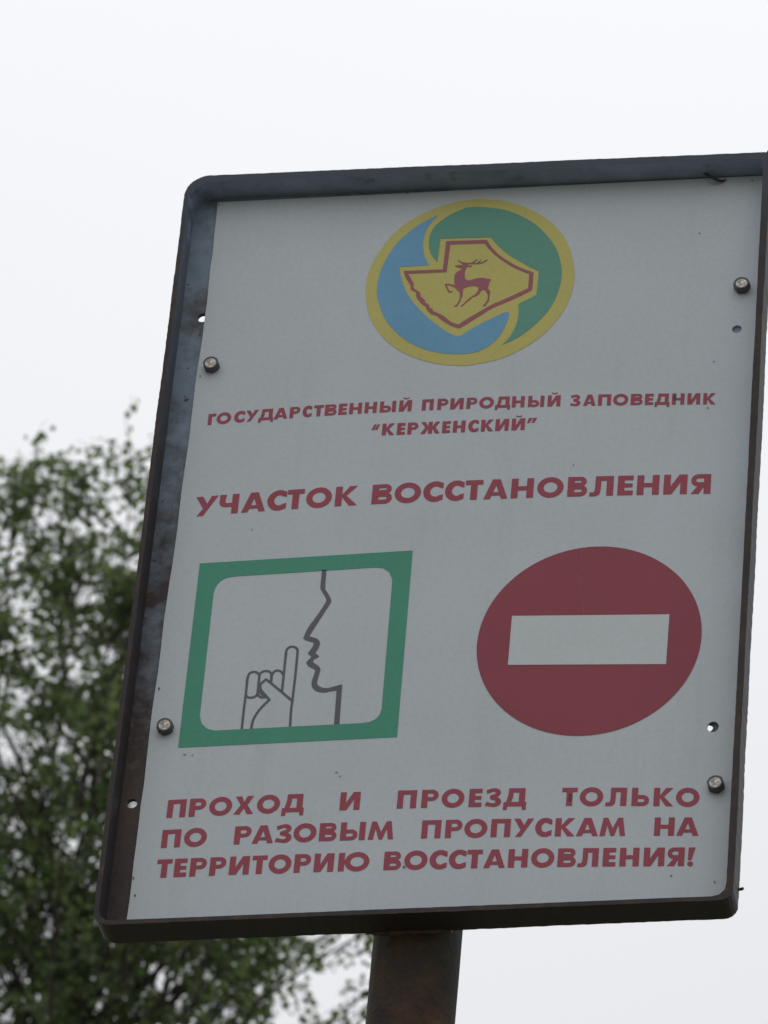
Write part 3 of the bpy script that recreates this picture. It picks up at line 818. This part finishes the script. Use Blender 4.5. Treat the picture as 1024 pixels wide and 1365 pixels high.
# small dead leaf caught under the top of the frame
bm = bmesh.new()
lp = []
for i in range(9):
    t = i / 8
    x = 424 + 19 * t; y = 700.5 - 9.5 * math.sin(t * 2.2) + 1.5 * t; wd = 2.6 * math.sin(math.pi * min(1, t * .9 + .08)) + .4
    z = 3.0 + 2.5 * math.sin(t * 5)
    lp.append((bm.verts.new(V(x, y - wd * .5, z + 1.2)), bm.verts.new(V(x, y, z - .6)), bm.verts.new(V(x + .6, y + wd * .6, z + 1.4))))
for a, b in zip(lp, lp[1:]):
    bm.faces.new((a[0], a[1], b[1], b[0])); bm.faces.new((a[1], a[2], b[2], b[1]))
tube(bm, [V(418, 703.5, 2), V(421, 702.4, 3), V(425, 700.6, 3.2)], [.0004, .0005, .0006], n=5)
me = bpy.data.meshes.new('dead_leaf'); bm.to_mesh(me); bm.free()
dl = link('dead_leaf', me, M_deadleaf)
dl.location = (0, 0, PLATE_Z)
dl['label'] = 'small curled brown leaf caught under the sign frame near its upper right corner'
dl['category'] = 'leaf'

# ------------------------------------------------------------------ the birch behind the sign
M_bark = new_mat('birch_bark', (0.55, 0.53, 0.49), 0.8)
_n = noise(M_bark, 3.0, 6, 0.6, (1, 1, 5.0)); _n2 = noise(M_bark, 24, 5)
_a = ramp(M_bark, _n.outputs[0], 0.52, 0.60, (0.50, 0.48, 0.44), (0.045, 0.04, 0.038))
lk(M_bark, _a.outputs[0], base(M_bark)); bump(M_bark, _n2.outputs[0], 0.5, 0.01)
M_twig = new_mat('birch_twig', (0.05, 0.038, 0.032), 0.8)

M_leaf = new_mat('birch_leaf', (0.06, 0.1, 0.03), 0.5)
_nt = M_leaf.node_tree
_at = nd(M_leaf, 'ShaderNodeAttribute'); _at.attribute_name = 'tone'
_oi = nd(M_leaf, 'ShaderNodeObjectInfo')
_cr = nd(M_leaf, 'ShaderNodeValToRGB')
_e = _cr.color_ramp.elements
_e[0].position = 0.0; _e[0].color = (0.08, 0.115, 0.065, 1)
_e[1].position = 1.0; _e[1].color = (0.20, 0.25, 0.13, 1)
_k = _cr.color_ramp.elements.new(0.55); _k.color = (0.125, 0.17, 0.095, 1)
lk(M_leaf, _at.outputs['Fac'], _cr.inputs[0])
lk(M_leaf, _cr.outputs[0], base(M_leaf))
_tr = nd(M_leaf, 'ShaderNodeBsdfTranslucent')
_tm = nd(M_leaf, 'ShaderNodeMix', data_type='RGBA', blend_type='MULTIPLY')
_tm.inputs[0].default_value = 1.0
lk(M_leaf, _cr.outputs[0], _tm.inputs[6]); _tm.inputs[7].default_value = (1.3, 1.4, 0.8, 1)
lk(M_leaf, _tm.outputs[2], _tr.inputs['Color'])
_ms = nd(M_leaf, 'ShaderNodeMixShader'); _ms.inputs[0].default_value = 0.5
lk(M_leaf, _nt.nodes['Principled BSDF'].outputs[0], _ms.inputs[1]); lk(M_leaf, _tr.outputs[0], _ms.inputs[2])
lk(M_leaf, _ms.outputs[0], _nt.nodes['Material Output'].inputs['Surface'])

TREE = Vector((-4.70, 15.55, 0))
HT = 16.05
tree = bpy.data.objects.new('birch_tree', None)
C.objects.link(tree)
tree.location = TREE
tree['label'] = 'tall birch tree with small green leaves rising behind the left side of the sign'
tree['category'] = 'tree'

tbm = bmesh.new(); bbm = bmesh.new()
def trunk_pt(z):
    return Vector((0.10 * math.sin(z * .45), 0.08 * math.sin(z * .31 + 1), z))
zs = [0.0, .3, 1, 2, 3.5, 5, 6.5, 8, 9.5, 11, 12.5, 13.5, 14.5, 15.4]
tube(tbm, [trunk_pt(z) - Vector((0, 0, .3 if z == 0 else 0)) for z in zs], [0.19, .15, .135, .125, .112, .1, .088, .075, .060, .042, .026, .018, .011, .005], n=14)
leaders = []
leaf_p, leaf_d = [], []
tr = random.Random(21)
def curve(p0, d0, L, n, rise, droop, wob=.12):
    pts = [p0.copy()]; d = d0.normalized()
    for i in range(n):
        t = i / n
        d = (d + Vector((tr.gauss(0, wob), tr.gauss(0, wob), rise * (1 - t) - droop * t))).normalized()
        q = pts[-1] + d * (L / n)
        rr = math.hypot(q.x, q.y)
        if q.z > 12.6 and rr > 1.50:
            q.x *= 1.50 / rr; q.y *= 1.50 / rr
        pts.append(q)
    return pts
def add_twig(p, d, L, dens):
    pts = curve(p, d, L, 5, 0.05, 0.45, .18)
    tube(bbm, pts, [.002, .0018, .0015, .0013, .0011, .0009], n=3, cap=False)
    for a, b in zip(pts, pts[1:]):
        seg = (b - a)
        for q in range(dens):
            t = tr.random()
            if dens == DENS and tr.random() < .16: continue
            leaf_p.append(a + seg * t + Vector((tr.gauss(0, .018), tr.gauss(0, .018), tr.gauss(-.006, .018))))
            leaf_d.append(seg.normalized())
def add_limb(p0, d0, L, r0, top):
    n = max(5, int(L / .18))
    pts = curve(p0, d0, L, n, .22 if top else .14, .16, .09)
    tube(bbm, pts, [r0 * (1 - i / (n + .6)) + .0015 for i in range(n + 1)], n=5, cap=False)
    for i in range(1, n + 1):
        t = i / n
        if t < (.16 if L < .9 else .34): continue
        d = (pts[i] - pts[i - 1]).normalized()
        ntw = (int(1.2 + 3.2 * t + tr.random()) if top else NT_LOW)
        for q in range(ntw):
            az_ = tr.uniform(0, 2 * math.pi)
            side = Vector((math.cos(az_), math.sin(az_), tr.uniform(-.5, .55)))
            add_twig(pts[i - 1] + (pts[i] - pts[i - 1]) * tr.random(), d * .55 + side, tr.uniform(.16, .38) * (1.15 - .35 * t), DENS if top else 3)
NT_TOP, NT_LOW, DENS = 3, 2, 3
# leaders give the crown its broad broken top
for k, (dx, dy, top) in enumerate([(-.20, .1, 16.08), (.07, -.25, 15.80), (.30, .2, 15.78), (-.45, -.1, 16.05), (-.32, .5, 16.0), (-1.0, .2, 15.4), (-.04, .4, 15.8), (.62, -.2, 15.6), (.42, -.35, 15.75)]):
    z0 = 12.2 + .25 * k if k < 4 else 11.6
    p0 = trunk_pt(z0); p3 = Vector((dx, dy, top))
    pts = []
    for i in range(15):
        t = i / 14
        pts.append(p0.lerp(p3, t) + Vector((math.sin(t * math.pi) * dx * .35 + tr.gauss(0, .012), math.sin(t * math.pi) * dy * .3, 0)))
    tube(bbm, pts, [.013 * (1 - i / 15) + .002 for i in range(15)], n=6, cap=False)
    leaders.append(pts)
    for i in range(3, 15):
        t = i / 14
        for q in range(2):
            a = tr.uniform(0, 2 * math.pi)
            L = (.20 + .62 * (1 - t)) * tr.uniform(.6, 1.25)
            add_limb(pts[i - 1].lerp(pts[i], tr.random()), Vector((math.cos(a), math.sin(a), .75)), L, .006, True)
# trunk limbs
ga = 0
h = 4.2
while h < 14.9:
    ga += 2.399 + tr.uniform(-.4, .4)
    L = min(2.9, .45 + .62 * (HT - h) ** .92) * tr.uniform(.75, 1.12)
    add_limb(trunk_pt(h), Vector((math.cos(ga), math.sin(ga), .62)), L, .006 + .004 * L, h > 11.0)
    h += tr.uniform(.10, .19) if h > 11 else tr.uniform(.22, .38)
for k in range(34):
    a = tr.uniform(-60, 75)
    add_limb(trunk_pt(11.3 + .06 * k), Vector((math.cos(R(a)), math.sin(R(a)), .55)), tr.uniform(1.9, 2.5), .012, True)

P = np.array([tuple(p) for p in leaf_p]); Dv = np.array([tuple(p) for p in leaf_d])
env = .58 + .66 * np.clip(15.95 - P[:, 2], 0, 20) ** .75
env = np.where(P[:, 2] > 12.9, np.minimum(env, 1.56), env)
ok = np.hypot(P[:, 0], P[:, 1]) < env * rng.uniform(.9, 1.08, len(P))
P = P[ok]; Dv = Dv[ok]
# openings in the crown where the sky comes through
GAPS = [(0.17, 0.0, 14.42, 0.085, -0.2361, 0.8086, 0.5389), (-0.15, 0.0, 15.5, 0.07, -0.2426, 0.7864, 0.5681), (-0.41, 0.0, 15.44, 0.045, -0.2529, 0.7854, 0.565), (-0.38, 0.0, 14.73, 0.083, -0.2561, 0.7985, 0.5448), (-0.03, 0.0, 14.55, 0.045, -0.2434, 0.8047, 0.5415), (-0.21, 0.0, 13.61, 0.051, -0.2557, 0.8203, 0.5117), (0.35, 0.0, 13.59, 0.054, -0.233, 0.8255, 0.5141), (0.44, 0.0, 13.5, 0.058, -0.23, 0.8278, 0.5117), (1.07, 0.0, 13.5, 0.058, -0.2039, 0.8328, 0.5146), (-0.12, 0.0, 13.92, 0.048, -0.2503, 0.8155, 0.5218), (-0.11, 0.0, 13.83, 0.042, -0.2504, 0.8171, 0.5193), (0.03, 0.0, 15.66, 0.048, -0.2346, 0.7847, 0.5737), (-0.37, 0.0, 15.9, 0.054, -0.2487, 0.7773, 0.5779), (0.03, 0.0, 14.04, 0.035, -0.2435, 0.8145, 0.5266), (0.65, 0.0, 13.44, 0.042, -0.2215, 0.8306, 0.5109), (0.0, 0.0, 15.19, 0.042, -0.2384, 0.7933, 0.5602), (-0.2, 0.0, 14.49, 0.035, -0.2505, 0.8044, 0.5387), (-0.36, 0.0, 14.98, 0.042, -0.2537, 0.7942, 0.5522), (-0.31, 0.0, 14.35, 0.045, -0.2556, 0.806, 0.5338), (-0.16, 0.0, 15.08, 0.032, -0.2454, 0.7939, 0.5563), (0.13, 0.0, 13.47, 0.035, -0.2428, 0.8257, 0.5093), (0.58, 0.0, 13.6, 0.032, -0.2239, 0.8271, 0.5155)]
keep = rng.random(len(P)) < np.where(np.hypot(P[:, 0], P[:, 1]) < .95, np.where(P[:, 2] < 14.0, .76, .66), .92)
for gx_, gy_, gz_, gr_, gu, gv, gw in GAPS:
    gd = np.array([gu, gv, gw])
    q = P - np.array([gx_, gy_, gz_])
    al = q @ gd
    rad = np.linalg.norm(q - al[:, None] * gd[None], axis=1)
    keep &= rad > gr_ * (1 + .35 * np.sin(np.arctan2(q[:, 2], q[:, 0]) * 3 + gx_ * 9)) * rng.uniform(.75, 1.15, len(P))
P = P[keep]; Dv = Dv[keep]
n = len(P)
print('leaves', n)
size = rng.uniform(.024, .043, n)
tone = np.clip(rng.normal(.56, .30, n), 0, 1)
# leaf axis: hangs outward and down, blade normal random but mostly upward
axv = rng.normal(0, .75, (n, 3)) + Dv * .5 + np.array([0, 0, -.45])
axv /= np.linalg.norm(axv, axis=1)[:, None]
nr = rng.normal(0, .75, (n, 3)) + np.array([0, 0, .8])
sv = np.cross(axv, nr); sv /= np.linalg.norm(sv, axis=1)[:, None]
nv = np.cross(sv, axv)
LEAF = np.array([(0, 0, 0), (.28, .40, .07), (.68, .27, .05), (1, 0, -.06), (.68, -.27, .05), (.28, -.40, .07)])
def leaf_mesh(name, idx):
    m_ = len(idx)
    co = (P[idx][:, None, :] + size[idx][:, None, None] * (axv[idx][:, None, :] * LEAF[None, :, 0:1] + sv[idx][:, None, :] * LEAF[None, :, 1:2] + nv[idx][:, None, :] * LEAF[None, :, 2:3])).reshape(-1, 3)
    me = bpy.data.meshes.new(name)
    me.vertices.add(m_ * 6); me.vertices.foreach_set('co', co.ravel())
    fi = np.array([[0, 1, 2, 3], [0, 3, 4, 5]])
    idxs = (np.arange(m_)[:, None, None] * 6 + fi[None]).reshape(-1)
    me.loops.add(m_ * 8); me.loops.foreach_set('vertex_index', idxs.astype(np.int32))
    me.polygons.add(m_ * 2); me.polygons.foreach_set('loop_start', np.arange(0, m_ * 8, 4, dtype=np.int32))
    me.update(calc_edges=True); me.validate()
    at = me.attributes.new('tone', 'FLOAT', 'POINT')
    at.data.foreach_set('value', np.repeat(tone[idx], 6).astype(np.float32))
    me.materials.append(M_leaf)
    return me
# the uppermost leaves stand out one by one against the sky
order = np.argsort(-P[:, 2])
single = order[:220]
rest = order[220:]
fo_ = link('foliage', leaf_mesh('foliage', rest), [], tree)
fo_['kind'] = 'stuff'
lme = []
for k in range(3):
    me = bpy.data.meshes.new('leaf')
    me.from_pydata([tuple(v) for v in LEAF], [], [(0, 1, 2, 3), (0, 3, 4, 5)])
    at = me.attributes.new('tone', 'FLOAT', 'POINT'); at.data.foreach_set('value', [.25 + .25 * k] * 6)
    me.materials.append(M_leaf); lme.append(me)
for i in single:
    o = bpy.data.objects.new('leaf', lme[int(i) % 3])
    C.objects.link(o); o.parent = tree
    mt = Matrix((Vector(axv[i]), Vector(sv[i]), Vector(nv[i]))).transposed().to_4x4() @ Matrix.Diagonal((size[i], size[i], size[i], 1))
    mt.translation = Vector(P[i])
    o.matrix_local = mt
me = bpy.data.meshes.new('trunk'); tbm.to_mesh(me); tbm.free(); link('trunk', me, M_bark, tree)
me = bpy.data.meshes.new('branches'); bbm.to_mesh(me); bbm.free()
bo = link('branches', me, M_twig, tree); bo['kind'] = 'stuff'
